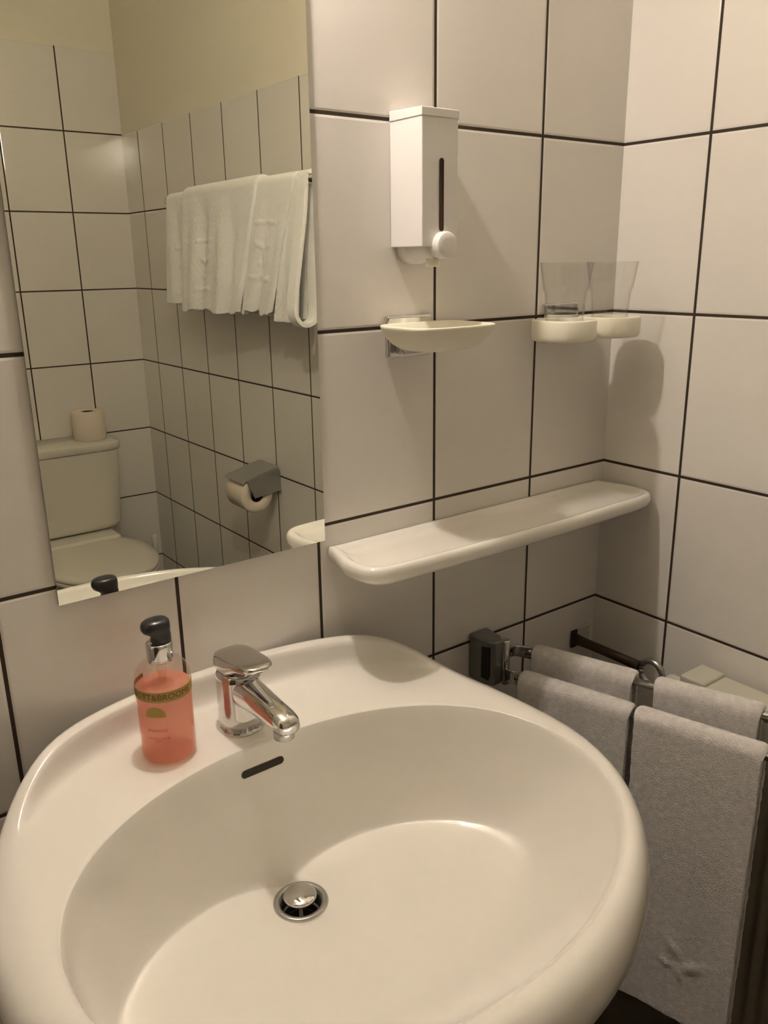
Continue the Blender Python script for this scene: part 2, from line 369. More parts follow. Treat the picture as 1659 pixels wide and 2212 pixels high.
# ------------------------------------------------------------------ faucet
FX, FY = -0.3740, -0.083; FZ = S(FY)
fa = thing('basin_faucet', 'chrome single-lever mixer tap on the washbasin deck beside the soap bottle', 'faucet', (FX, FY, FZ))
lathe('base_ring', (FX, FY, FZ), [(0.0280, -0.002), (0.0284, 0.001), (0.0274, 0.0035), (0.0266, 0.004)], M_CHROME, fa)
body_r = []
for h, r, ry in ((0.003, .0268, .0268), (0.02, .0262, .0262), (0.045, .0260, .0260), (0.064, .0262, .0262), (0.071, .0256, .0256), (0.075, .0235, .0235)):
    body_r.append(circ((FX, FY, FZ+h), r, 48, 'Z', ry, 2.2))
loft('faucet_body', body_r, M_CHROME, fa)
sp = []
for t, dz, w_, h_ in ((0, .051, .0190, .021), (.012, .052, .0188, .020), (.03, .0535, .0178, .0170), (.055, .0545, .0165, .0145), (.08, .0545, .0155, .0130), (.100, .0540, .0152, .0122), (.110, .0530, .0142, .0108), (.116, .0520, .0112, .0082), (.118, .0515, .004, .003)):
    sp.append(circ((FX, FY-0.004-t, FZ+dz), w_, 36, 'Y', h_, 2.4))
loft('spout', sp, M_CHROME, fa)
lathe('aerator', (FX, FY-0.104, FZ+0.033), [(0.0105, 0.0), (0.0118, 0.001), (0.0120, 0.008), (0.0110, 0.013)], M_CHROME_D, fa)
lv = []
# lever: cap on the body growing into a flat tongue to the front
for t, z0, z1, w_ in ((-.0250, .080, .092, .014), (-.023, .076, .094, .0195), (-.013, .074, .0955, .0248), (.0, .074, .0965, .0256), (.014, .075, .0975, .0252), (.024, .081, .0985, .0240), (.034, .087, .0995, .0225), (.044, .0895, .1005, .0205), (.053, .0915, .1010, .0175), (.059, .0930, .1008, .0130), (.0625, .095, .0995, .006)):
    lv.append(circ((FX, FY-t, FZ+(z0+z1)/2), w_, 36, 'Y', (z1-z0)/2, 3.4))
loft('lever', lv, M_CHROME, fa)

# ------------------------------------------------------------------ soap pump bottle
BX, BY = -0.4665, -0.0850; BZ = S(BY)+0.0014
bo = thing('soap_pump_bottle', 'clear pump bottle of pink hand soap with gold label standing left of the chrome tap', 'soap bottle', (BX, BY, BZ))
c0 = (BX, BY, BZ)
RB = 0.0308
lathe('bottle', c0, [(0.0255, 0.0), (0.0285, 0.0012), (RB, 0.005), (RB, 0.075), (RB, 0.094), (0.0300, 0.101), (0.0275, 0.107), (0.0230, 0.1125), (0.0175, 0.1160), (0.0140, 0.1185), (0.0132, 0.124)], M_PET, bo, cap0=True, cap1=False, n=64)
lathe('liquid', c0, [(0.0245, 0.0016), (0.0280, 0.003), (0.0299, 0.007), (0.0299, 0.0865), (0.0293, 0.087), (0.0, 0.087)], M_SOAP, bo, n=64)
lathe('collar', c0, [(0.0133, 0.115), (0.0142, 0.1155), (0.0146, 0.117), (0.0146, 0.134), (0.0143, 0.1365), (0.0125, 0.1375), (0.0, 0.1375)], M_CHROME, bo)
lathe('dip_tube', c0, [(0.0060, 0.116), (0.0060, 0.104), (0.0045, 0.097), (0.0045, 0.090), (0.0022, 0.086), (0.0020, 0.006)], M_PET, bo, n=20)
def pump_head():
    rings = []
    def R(z, xm, xp, ry, p=2.3, n=40, dy=0.0):
        out = []
        for i in range(n):
            a = 2*PI*i/n; ca, sa = math.cos(a), math.sin(a); k = (abs(ca)**p+abs(sa)**p)**(-1/p)
            out.append((BX+(xp if ca > 0 else xm)*ca*k, BY+dy+ry*sa*k, BZ+z))
        rings.append(out)
    R(0.1372, 0.0080, 0.0134, 0.0124); R(0.1420, 0.0076, 0.0134, 0.0124); R(0.1460, 0.0090, 0.0134, 0.0124)
    R(0.1490, 0.0135, 0.0131, 0.0120); R(0.1510, 0.0168, 0.0132, 0.0124); R(0.1545, 0.0184, 0.0134, 0.0127); R(0.1585, 0.0182, 0.0133, 0.0126)
    R(0.1615, 0.0170, 0.0127, 0.0118); R(0.1632, 0.0140, 0.0112, 0.0102); R(0.1642, 0.0090, 0.0075, 0.0070); R(0.1645, 0.0020, 0.0020, 0.0020)
    return loft('pump_head', rings, M_BLACKP, bo)
pump_head()
# printing on the bottle
LANG = math.atan2(CAM.y-BY, CAM.x-BX)-0.30     # direction the print faces
def arc_band(name, z0, z1, a0, a1, r, m, n=48):
    rings = []
    for z in (z0, z1): rings.append([(BX+r*math.cos(lerp(a0, a1, i/n)), BY+r*math.sin(lerp(a0, a1, i/n)), z) for i in range(n+1)])
    return loft(name, rings, m, bo, cap0=False, cap1=False, closed=False)
arc_band('gold_band', BZ+0.0785, BZ+0.0908, LANG-2.1, LANG+2.1, RB+0.0002, M_GOLD, 72)
def wrap_text(name, txt, size, zc, m, dang=0.0, sx=1.0):
    cu = bpy.data.curves.new(name, 'FONT'); cu.body = txt; cu.size = size; cu.align_x = 'CENTER'; cu.align_y = 'CENTER'; cu.resolution_u = 3
    tmp = bpy.data.objects.new('tmp', cu); COL.objects.link(tmp); bpy.context.view_layer.update()
    me = bpy.data.meshes.new_from_object(tmp.evaluated_get(bpy.context.evaluated_depsgraph_get()))
    bpy.data.objects.remove(tmp)
    me.name = name
    for q in me.vertices:
        a = LANG+dang+q.co.x*sx/RB; r = RB+0.0005
        q.co = Vector((BX+r*math.cos(a), BY+r*math.sin(a), zc+q.co.y))
    return link(name, me, m, bo, smooth=False)
wrap_text('band_lettering', 'ABBOTT&BROOME', 0.0098, BZ+0.0845, M_INK, dang=-0.02, sx=1.0)
def dome():
    pts = []; n = 20; w_, h_ = 0.0112, 0.0125
    for i in range(n+1):
        a = PI*i/n; pts.append((w_*math.cos(a), h_*math.sin(a)**0.8))
    v = []
    R_ = RB+0.0005
    def W(x, z): a = LANG-0.08+x/RB; return (BX+R_*math.cos(a), BY+R_*math.sin(a), BZ+0.0610+z)
    v = [W(x, z) for x, z in pts]+[W(x, 0) for x, z in pts]; N_ = n+1
    f = [(i, i+1, N_+i+1, N_+i) for i in range(n)]
    return pydata('citrus_emblem', v, f, M_GOLD, bo)
dome()
wrap_text('name_lettering', 'SMARAGD', 0.0048, BZ+0.0445, M_INKR, dang=-0.06)
wrap_text('small_lettering', 'mild hand wash &\nlotion', 0.0034, BZ+0.0335, M_INKR, dang=-0.04)

# ------------------------------------------------------------------ ceramic shelf
def shelf():
    # outline in plan; back edge straight on the wall, tapering front corners
    x0, x1, d = -0.2050, 0.3855, 0.122; N = 120; rings = []
    def outl(ins):
        cx_, hw_ = (x0+x1)/2, (x1-x0)/2-ins
        pts = []
        # polygon with rounded front corners: back-left, back-right, front-right, front-left
        hb = hw_-0.016
        ctrl = [(-hb, 0.0), (-hb-0.004, -0.018), (-hw_, -0.060), (-hw_+0.003, -(d-ins)+0.026), (-hw_+0.016, -(d-ins)+0.008), (-hw_+0.042, -(d-ins)+0.001), (-hw_+0.12, -(d-ins)-0.002),
                (0.0, -(d-ins)-0.006), (hw_-0.12, -(d-ins)-0.002), (hw_-0.042, -(d-ins)+0.001), (hw_-0.016, -(d-ins)+0.008), (hw_-0.003, -(d-ins)+0.026), (hw_, -0.060), (hb+0.004, -0.018), (hb, 0.0)]
        # resample
        out = []; seg = []
        P = [Vector((a, b, 0)) for a, b in ctrl]
        from mathutils.geometry import interpolate_bezier
        tot = []
        for i in range(len(P)-1):
            p0 = P[max(i-1, 0)]; p1 = P[i]; p2 = P[i+1]; p3 = P[min(i+2, len(P)-1)]
            for k in range(8):
                t = k/8; q = 0.5*((2*p1)+(-p0+p2)*t+(2*p0-5*p1+4*p2-p3)*t*t+(-p0+3*p1-3*p2+p3)*t**3); tot.append(q)
        tot.append(P[-1])
        return [(cx_+q.x, min(q.y, -0.0008)-(0 if q.y < -0.0005 else 0)) for q in tot]
    base = outl(0.0); nb = 16      # close the loop along the wall
    xr_, xl_ = base[-1][0], base[0][0]
    base = base+[(lerp(xr_, xl_, (i+1)/nb), -0.0008) for i in range(nb-1)]
    nfront = len(base)-(nb-1)
    def ring(s_, z, keep_back):
        out = []
        for i, (x, y) in enumerate(base):
            sx_ = min(max(x, x0+0.075), x1-0.075); sy_ = -0.062
            x2, y2 = lerp(x, sx_, s_), lerp(y, sy_, s_)
            if keep_back and y > -0.03: y2 = y
            out.append((x2, min(y2, -0.0008), z))
        rings.append(out)
    for s_, z, kb in ((0.9, 0.1935, 1), (0.5, 0.194, 1), (0.25, 0.1950, 1), (0.12, 0.1975, 1), (0.04, 0.2025, 1), (0.008, 0.2080, 1), (0.0, 0.2125, 1), (0.015, 0.2180, 1), (0.05, 0.2212, 1), (0.09, 0.2222, 0), (0.15, 0.2216, 0), (0.21, 0.2185, 0), (0.27, 0.2155, 0), (0.34, 0.2138, 0), (0.45, 0.2130, 0), (0.7, 0.2128, 0), (0.97, 0.2128, 0)): ring(s_, z, kb)
    return loft('bathroom_shelf', rings, M_SHELF)
tag(shelf(), 'long glossy off-white ceramic shelf on the wall above the towel rail', 'shelf')

# ------------------------------------------------------------------ wall soap dispenser
dp = thing('wall_soap_dispenser', 'tall white wall soap dispenser with a narrow sight window and round push button', 'soap dispenser', (-0.046, 0, 0.607))
X0, X1, YD = -0.0752, -0.0170, -0.0640
box('housing', (X0, YD, 0.6075), (X1, -0.0005, 0.757), M_WPL, dp, bev=0.0012)
pr = [(-0.0008, 0.7565), (YD-0.001, 0.7565), (YD-0.001, 0.7665), (-0.0010, 0.7685)]
prism('lid', pr, 'X', X0-0.001, X1+0.001, M_WPL, dp, bev=0.001)
# sight window
wn = []
xs, hw_, z0, z1 = -0.0445, 0.0038, 0.6255, 0.7110
for ins, y in ((0.0, YD-0.0009), (0.0006, YD-0.0012), (0.0009, YD-0.0005)):
    ring = []
    for i in range(24):
        a = 2*PI*i/24; r = hw_-ins; ring.append((xs+r*math.cos(a), y, (z1-hw_ if math.sin(a) > 0 else z0+hw_)+r*math.sin(a)))
    wn.append(ring)
loft('sight_window', wn, M_WINDOW, dp, cap0=False)
lathe('push_button', (-0.0425, YD-0.001, 0.6090), [(0.0165, 0.012), (0.0165, -0.008), (0.0160, -0.0095), (0.0148, -0.0105), (0.008, -0.0110), (0.0, -0.0112)], M_WPL, dp, ax='Y', n=48)
lathe('pump_chamber', (-0.046, -0.010, 0.6080), [(0.0215, 0.009), (0.0215, -0.014), (0.0190, -0.016), (0.0175, -0.038), (0.0170, -0.048)], M_WPL, dp, ax='Y', n=48)
lathe('nozzle', (-0.046, -0.050, 0.583), [(0.0078, 0.0), (0.0088, 0.001), (0.0095, 0.012)], M_WPL2, dp)

# ------------------------------------------------------------------ chrome wall plates
def plate(x0, x1, z0, z1, par, name='wall_bracket'):
    o = box(name, (x0, -0.0100, z0), (x1, -0.0005, z1), M_CHROME, par, bev=0.0035, seg=3)
    box('plate_face', (x0+0.010, -0.026, z0+0.006), (x1-0.010, -0.0095, z0+0.034), M_CHROME_D, par, bev=0.004)
    return o

# soap dish
sd = thing('soap_dish', 'white oblong soap dish on a chrome wall bracket below the soap dispenser', 'soap dish', (-0.05, 0, 0.49))
plate(-0.0885, -0.0115, 0.4660, 0.5215, sd)
def dish():
    rings = []; N = 64; cx_, cy_ = -0.0480, -0.0630
    def ring(hx, hy, z, dy=0): rings.append([(cx_+math.copysign(abs(math.cos(a))**(2/4.2), math.cos(a))*hx, cy_+dy+math.copysign(abs(math.sin(a))**(2/4.2), math.sin(a))*hy, z) for a in [2*PI*i/N for i in range(N)]])
    ring(0.030, 0.024, 0.4790, 0.004); ring(0.042, 0.033, 0.4805, 0.003); ring(0.054, 0.042, 0.488, 0.002); ring(0.0630, 0.0500, 0.498, 0.001)
    ring(0.0680, 0.0540, 0.5085); ring(0.0683, 0.0543, 0.5110); ring(0.0670, 0.0532, 0.5120); ring(0.0655, 0.0518, 0.5105); ring(0.0610, 0.0480, 0.502); ring(0.054, 0.042, 0.4945); ring(0.040, 0.031, 0.491); ring(0.01, 0.007, 0.490)
    return loft('dish', rings, M_WPL2, sd)
dish()

# tumbler holder and the two glasses
G1, G2 = Vector((0.199, -0.060, 0.4785)), Vector((0.302, -0.060, 0.4785))
th = thing('tumbler_holder', 'cream double ring tumbler holder on a chrome wall bracket in the corner', 'tumbler holder', (0.252, 0, 0.4785))
plate(0.2130, 0.2900, 0.4660, 0.5250, th)
def holder():
    bm = bmesh.new()
    def annulus(c, ro, ri, z0, z1, n=64):
        # outline is a squircle
        vs_ = []
        for (r, z, p) in ((ri, z0, 2.0), (ro-0.003, z0, 2.6), (ro-0.0008, z0+0.003, 2.6), (ro, z0+0.008, 2.6), (ro, z1-0.0015, 2.6), (ro-0.0012, z1, 2.6), (ri+0.001, z1, 2.0), (ri, z1-0.001, 2.0), (ri-0.0015, z0+0.004, 2.0), (ri-0.0015, z0+0.0042, 2.0)):
            vs_.append([bm.verts.new(q) for q in circ((c.x, c.y, z), r, n, 'Z', None, p)])
        m_ = len(vs_)
        for i in range(m_-1):
            for j in range(n):
                k = (j+1) % n; bm.faces.new((vs_[i][j], vs_[i][k], vs_[i+1][k], vs_[i+1][j]))
        # floor of the cup ring
        bm.faces.new(vs_[0]); bm.faces.new(vs_[-1])
    for g in (G1, G2): annulus(g, 0.0435 if g is G1 else 0.0435, 0.0330, 0.4745, 0.5045)
    bmesh.ops.recalc_face_normals(bm, faces=bm.faces)
    me = bpy.data.meshes.new('double_ring'); bm.to_mesh(me); bm.free()
    return link('double_ring', me, M_WPL2, th)
holder()
box('bridge', (0.225, -0.030, 0.480), (0.279, -0.009, 0.503), M_WPL2, th, bev=0.003)
def tumbler(c, label):
    # bell shaped tumbler with a shoulder
    prof = [(0.0, 0.001), (0.0225, 0.001), (0.0262, 0.003), (0.0272, 0.008), (0.0278, 0.030), (0.0290, 0.050), (0.0300, 0.0625), (0.0325, 0.0680), (0.0348, 0.082), (0.0378, 0.1015), (0.0388, 0.1050),
            (0.0376, 0.1052), (0.0366, 0.1015), (0.0336, 0.082), (0.0313, 0.0690), (0.0286, 0.0630), (0.0274, 0.050), (0.0262, 0.030), (0.0252, 0.012), (0.022, 0.0095), (0.0, 0.009)]
    o = lathe('glass_tumbler', (0, 0, 0), prof, M_GLASS, None, n=64, cap0=False, cap1=False)
    o.location = c; return tag(o, label, 'glass', 'tumblers in the double holder')
tumbler(G1+Vector((0, 0, 0.0012)), 'clear glass tumbler in the left ring of the holder, farther from the corner')
tumbler(G2+Vector((0, 0, 0.0012)), 'clear glass tumbler in the right ring of the holder, nearest the corner')

# ------------------------------------------------------------------ towel rail beside the basin
tr_ = thing('swivel_towel_rail', 'chrome two-armed towel rail on a grey wall bracket right of the basin', 'towel rail', (0.09, 0, -0.02))
pl = [(0.074, -0.0005), (0.074, -0.034), (0.082, -0.052), (0.099, -0.052), (0.108, -0.040), (0.114, -0.0005)]
prism('wall_bracket', pl, 'Z', -0.062, 0.016, M_GREY, tr_, bev=0.004)
box('bracket_slot', (0.0730, -0.046, -0.050), (0.0758, -0.031, 0.004), M_CAVITY_SHADE, tr_, bev=0.0006)  # dark block drawn for the shade in the slot
lathe('pivot', (0.108, -0.050, -0.064), [(0.007, 0), (0.0075, 0.002), (0.0075, 0.074), (0.006, 0.077), (0.0, 0.077)], M_CHROME, tr_, n=24)
RA0, RA1 = Vector((0.150, -0.054, -0.020)), Vector((0.318, -0.560, -0.020))   # rear rail
RB0, RB1 = Vector((0.101, -0.081, -0.040)), Vector((0.2385, -0.560, -0.040))   # front rail
tube('arm', [(0.108, -0.050, -0.012), (0.122, -0.046, -0.014), (0.138, -0.044, -0.017), RA0+(RA1-RA0)*0.03], 0.01, M_CHROME, tr_, flat=(0.005, 0.020))
tube('arm', [(0.106, -0.050, -0.047), (0.104, -0.062, -0.045), (0.102, -0.074, -0.042), RB0+(RB1-RB0)*0.05], 0.01, M_CHROME, tr_, flat=(0.006, 0.022))
def railbar(p, q): return tube('rail', [p, p.lerp(q, 0.5), q, q+(q-p).normalized()*0.003], [0.0062, 0.0062, 0.0062, 0.004], M_CHROME, tr_, n=20)
railbar(RA0, RA1); railbar(RB0, RB1)

def towel(name, p0, p1, s0, s1, Lf, Lb, m, label, thick=0.007, rad=0.011, side=None, seed=0, nu=60, nv=110, wav=0.0025, flare=0.0, motif=None, lean=0.0, group=None, skirt=None, endy=None, cat='towel', bot=None, fr_out=0.0):
    """cloth over the rail p0-p1 between metres s0..s1; front side hangs towards side"""
    p0, p1 = Vector(p0), Vector(p1); d = (p1-p0).normalized(); sd_ = Vector(side).normalized()
    n = None; verts = []; faces = []
    arc = PI*rad; tot = Lf+arc+Lb
    bot = bot or (s0, s1)
    for j in range(nv+1):
        s = tot*j/nv
        if s < Lf: off = rad; z = -(Lf-s); k = (Lf-s)/Lf; fr = 1
        elif s < Lf+arc: a = (s-Lf)/rad; off = rad*math.cos(a); z = rad*math.sin(a); k = 0; fr = 0
        else: off = -rad; z = -(s-Lf-arc); k = (s-Lf-arc)/max(Lb, 1e-4); fr = -1
        for i in range(nu+1):
            u = i/nu
            a0, a1 = lerp(s0, bot[0], k), lerp(s1, bot[1], k)
            along = lerp(a0, a1, u)
            p = p0+d*along
            nn = noise.noise(Vector((along*14+seed, fr*3.1+seed, z*2.5)))*wav*(0.3+1.6*k)
            nn += noise.noise(Vector((along*150+seed*3, fr*7, z*150)))*0.0008
            o2 = off+nn+(fr*flare*k if fr else 0)+(fr_out*k if fr > 0 else 0)
            zz = z
            if skirt and fr == 1: zz = z*(1+skirt*math.sin(u*9+seed)+skirt*0.6*math.sin(u*23+seed))
            # soft rounded ends of the roll
            e = min(u, 1-u)*abs(s1-s0); r_end = 0.006
            if e < r_end: q = 1-(1-e/r_end)**2; zz -= (1-math.sqrt(max(q, 0)))*0.003 if k < 0.15 else 0
            mo = motif(u, -z) if (motif and fr == 1) else 0.0
            verts.append(p+sd_*(o2+mo)+Vector((0, 0, zz)))
    for j in range(nv):
        for i in range(nu): q = j*(nu+1)+i; faces.append((q, q+1, q+nu+2, q+nu+1))
    o = pydata(name, verts, faces, m)
    so = o.modifiers.new('thickness', 'SOLIDIFY'); so.thickness = thick; so.offset = 0
    bv = o.modifiers.new('hem', 'BEVEL'); bv.width = thick*0.42; bv.segments = 3; bv.limit_method = 'ANGLE'; bv.angle_limit = math.radians(50)
    tag(o, label, cat, group); return o
sdf = (-1, -0.29, 0)
def motif_butterfly(u, dz):
    h = 0.0
    for (cu, cz, ang, l, w_) in ((0.50, 0.348, 0.9, 0.020, 0.006), (0.66, 0.372, -0.6, 0.022, 0.007), (0.58, 0.392, 1.2, 0.018, 0.004), (0.45, 0.380, 0.3, 0.012, 0.003)):
        x = (u-cu)*0.165; z = dz-cz; xr = x*math.cos(ang)+z*math.sin(ang); zr = -x*math.sin(ang)+z*math.cos(ang)
        h += 0.0036*math.exp(-(xr/l)**2*1.6-(zr/w_)**2*1.1)
    return h
G_T = 'hand towels on the rail beside the basin'
towel('hand_towel', RA0, RA1, 0.018, 0.180, 0.34, 0.33, M_TERRY, 'off-white hand towel on the rear rail, nearest the wall bracket', side=sdf, seed=1, group=G_T, thick=0.010, rad=0.0125)
towel('hand_towel', RA0, RA1, 0.214, 0.358, 0.36, 0.36, M_TERRY, 'off-white hand towel on the rear rail, in front of the white radiator top', side=sdf, seed=7, group=G_T, thick=0.010, rad=0.0125)
towel('hand_towel', RB0, RB1, 0.012, 0.188, 0.42, 0.40, M_TERRY, 'off-white hand towel on the front rail, right behind the rim of the basin', side=sdf, seed=13, group=G_T, thick=0.010, rad=0.0125)
towel('hand_towel', RB0, RB1, 0.198, 0.368, 0.475, 0.50, M_TERRY, 'large hanging hand towel on the front rail with embossed motif near its lower end', side=sdf, seed=21, group=G_T, thick=0.010, rad=0.0125, motif=motif_butterfly, nu=90, nv=300)

# ------------------------------------------------------------------ radiator and its pipe
rd = thing('radiator', 'dim white panel radiator on the right wall behind the hanging towels', 'radiator', (0.34, -0.6, ZF+0.13))
RX0, RX1, RY0, RY1, RZ0, RZ1 = 0.318, 0.374, -0.78, -0.240, -0.66, -0.056
def panel():
    n = 46; v = []; f = []
    zs = [RZ0, RZ0+0.02, RZ1-0.02, RZ1]
    for i in range(n*4+1):
        y = lerp(RY1, RY0, i/(n*4)); k = 0.5-0.5*math.cos(2*PI*i/8)
        for z in zs: v.append((RX0+(0.007*k if RZ0 < z < RZ1 else 0.004), y, z))
    base = len(v)
    for i in range(n*4+1):
        y = lerp(RY1, RY0, i/(n*4))
        for z in zs: v.append((RX1, y, z))
    N = n*4+1
    for i in range(N-1):
        for j in range(3):
            a = i*4+j; f.append((a, a+1, a+5, a+4)); b_ = base+a; f.append((b_, b_+4, b_+5, b_+1))
        f.append((i*4+3, base+i*4+3, base+i*4+7, i*4+7)); f.append((i*4, i*4+4, base+i*4+4, base+i*4))
    f.append((0, base, base+1, 1)); f.append((1, base+1, base+2, 2)); f.append((2, base+2, base+3, 3))
    e = (N-1)*4; f.append((e, e+1, base+e+1, base+e)); f.append((e+1, e+2, base+e+2, base+e+1)); f.append((e+2, e+3, base+e+3, base+e+2))
    return pydata('panel', v, f, M_RAD_SHADED, rd)
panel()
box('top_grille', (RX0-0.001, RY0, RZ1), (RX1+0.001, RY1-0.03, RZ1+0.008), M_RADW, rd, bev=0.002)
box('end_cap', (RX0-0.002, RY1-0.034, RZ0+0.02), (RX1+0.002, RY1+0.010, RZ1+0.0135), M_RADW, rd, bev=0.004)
lathe('valve_knob', (0.346, RY1+0.012, -0.082), [(0.010, -0.002), (0.0150, 0.000), (0.0155, 0.030), (0.0140, 0.036), (0.0, 0.037)], M_RADW, rd, ax='Y', n=28)
for k in range(2):
    box('wall_mount', (RX1-0.001, -0.40-0.28*k, -0.30), (CX-0.0005, -0.37-0.28*k, -0.26), M_RAD_SHADED, rd)
hp_ = thing('heating_pipe', 'dark brown heating pipe from a dark-painted notch in the corner tiles', 'pipe', (0.345, 0, -0.07))
box('wall_plate', (0.3245, -0.0045, -0.0870), (0.3400, -0.0005, -0.0540), M_CAVITY_SHADE, hp_, bev=0.001)  # dark slab painting in the shade of the cut tile opening
box('tile_patch', (0.3402, -0.0035, -0.0840), (0.3740, -0.0005, -0.0530), M_RADW, hp_, bev=0.001)
tube('pipe', [(0.333, -0.002, -0.0705), (0.335, -0.030, -0.071), (0.338, -0.08, -0.072), (0.341, -0.135, -0.0735)], [0.0105, 0.0085, 0.0085, 0.0085], M_COPPER, hp_)
ring_pts = [(0.345, -0.160+0.021*math.cos(a), -0.079+0.021*math.sin(a)) for a in [2*PI*i/28 for i in range(29)]]
tube('elbow_ring', ring_pts, 0.0055, M_CHROME_D, hp_, n=14)

# ------------------------------------------------------------------ toilet (seen in the mirror)
TX = 0.020
tl = thing('toilet', 'white close-coupled toilet with closed lid, reflected in the mirror', 'toilet', (TX, YF, ZF))
yb = YF+0.004
def rr_ring(cx_, cy_, hx, hy, z, p=6.0, n=64): return circ((cx_, cy_, z), hx, n, 'Z', hy, p)
# cistern tapering down
cr = []
for z, hx, y_f in ((-0.306, 0.140, 0.165), (-0.302, 0.160, 0.172), (-0.285, 0.172, 0.176), (-0.10, 0.182, 0.182), (-0.030, 0.186, 0.185), (-0.026, 0.1865, 0.185)):
    cr.append(rr_ring(TX, yb+y_f/2, hx, y_f/2, z, 7))
loft('cistern', cr, M_PORC2, tl)
cr = []
for z, hx, y_f in ((-0.0235, 0.188, 0.188), (-0.021, 0.191, 0.191), (-0.002, 0.191, 0.191), (0.003, 0.188, 0.189), (0.0055, 0.180, 0.183)):
    cr.append(rr_ring(TX, yb+y_f/2, hx, y_f/2, z, 7))
loft('cistern_lid', cr, M_PORC2, tl)
def egg(cx_, y_back, L_, w_, z, n=64, sc_=1.0):
    out = []
    for i in range(n):
        a = 2*PI*i/n; sa, ca = math.sin(a), math.cos(a)
        yc = y_back+L_*0.42; ry = L_*0.42 if sa < 0 else L_*0.58     # sa<0 is the back
        p = 2.6 if sa < 0 else 2.1
        k = (abs(ca)**p+abs(sa)**p)**(-1/p)
        out.append((cx_+w_*ca*k*sc_, yc+ry*sa*k*sc_, z))
    return out
yk = YF+0.19
br = [egg(TX, yk-0.09, 0.38, 0.105, ZF), egg(TX, yk-0.09, 0.38, 0.100, ZF+0.05), egg(TX, yk-0.06, 0.38, 0.110, ZF+0.18), egg(TX, yk-0.02, 0.42, 0.155, ZF+0.32), egg(TX, yk, 0.44, 0.175, -0.372), egg(TX, yk, 0.44, 0.178, -0.358)]
loft('bowl', br, M_PORC2, tl)
box('bowl_ledge', (TX-0.135, yb+0.01, -0.40), (TX+0.135, yk+0.06, -0.312), M_PORC2, tl, bev=0.012)
sr = [egg(TX, yk-0.002, 0.445, 0.186, -0.357), egg(TX, yk-0.002, 0.445, 0.188, -0.348), egg(TX, yk-0.002, 0.445, 0.184, -0.342)]
loft('seat', sr, M_PORC2, tl)
sr = [egg(TX, yk, 0.443, 0.185, -0.341), egg(TX, yk, 0.443, 0.187, -0.334), egg(TX, yk, 0.443, 0.180, -0.327), egg(TX, yk, 0.443, 0.150, -0.323, sc_=0.98), egg(TX, yk+0.02, 0.40, 0.08, -0.3215, sc_=0.9)]
loft('seat_lid', sr, M_PORC2, tl)

tb = thing('toilet_brush', 'white toilet brush standing in the corner beside the toilet', 'toilet brush', (0.322, YF+0.11, ZF))
lathe('holder', (0.322, YF+0.11, ZF), [(0.046, 0.0), (0.050, 0.004), (0.046, 0.12), (0.034, 0.135), (0.014, 0.14), (0.0, 0.14)], M_RADW, tb, n=32)
lathe('handle', (0.322, YF+0.11, ZF), [(0.008, 0.139), (0.007, 0.20), (0.007, 0.33), (0.010, 0.345), (0.011, 0.385), (0.006, 0.395), (0.0, 0.396)], M_WPL, tb, n=20)

def paper_roll(c, ax, label, R_=0.055, H=0.098):
    t = thing('toilet_roll', label, 'toilet roll', c)
    prof = [(0.0200, 0.0), (R_-0.002, 0.0), (R_, 0.002), (R_, H-0.002), (R_-0.002, H), (0.0200, H), (0.0200, 0.0)]
    lathe('paper', c, prof, M_PAPER, t, ax=ax, n=64, cap0=False, cap1=False)
    lathe('cardboard_core', c, [(0.0198, 0.001), (0.0198, H-0.001), (0.0188, H-0.001), (0.0188, 0.001), (0.0198, 0.001)], M_COPPER, t, ax=ax, n=40, cap0=False, cap1=False)
    return t
paper_roll((0.132, YF+0.098, 0.0062), 'Z', 'spare toilet roll standing on the toilet cistern')

# toilet roll holder on the right wall
HY, HZ = -1.148, -0.041
RC = Vector((CX-0.078, HY-0.098, HZ-0.003))
paper_roll((RC.x, RC.y, RC.z), 'Y', 'toilet roll hanging in the chrome holder on the right wall', R_=0.0505)
ho = thing('toilet_roll_holder', 'chrome toilet roll holder with folded cover plate on the tiled wall', 'toilet roll holder', (CX, HY-0.05, HZ+0.05))
ya, ybk = HY+0.004, HY-0.108
box('wall_plate', (CX-0.006, ybk, HZ-0.005), (CX-0.0006, ya, HZ+0.062), M_CHROME_D, ho, bev=0.0015)
cov = [(CX-0.006, HZ+0.0725), (CX-0.060, HZ+0.0600), (CX-0.112, HZ+0.0470), (CX-0.124, HZ+0.0400), (CX-0.1235, HZ+0.0385), (CX-0.1115, HZ+0.0450), (CX-0.060, HZ+0.0578), (CX-0.006, HZ+0.0700)]
prism('cover', cov, 'Y', ybk, ya, M_CHROME_D, ho, bev=0.0006)
arm = [(CX-0.006, HZ+0.0700), (CX-0.112, HZ+0.0450), (CX-0.088, HZ-0.009), (CX-0.006, HZ+0.001)]
prism('side_arm', arm, 'Y', ya-0.0015, ya+0.002, M_CHROME_D, ho, bev=0.0006)
tube('roll_spindle', [(RC.x, ya, HZ), (RC.x, HY-0.09, HZ)], 0.007, M_CHROME_D, ho, n=18)

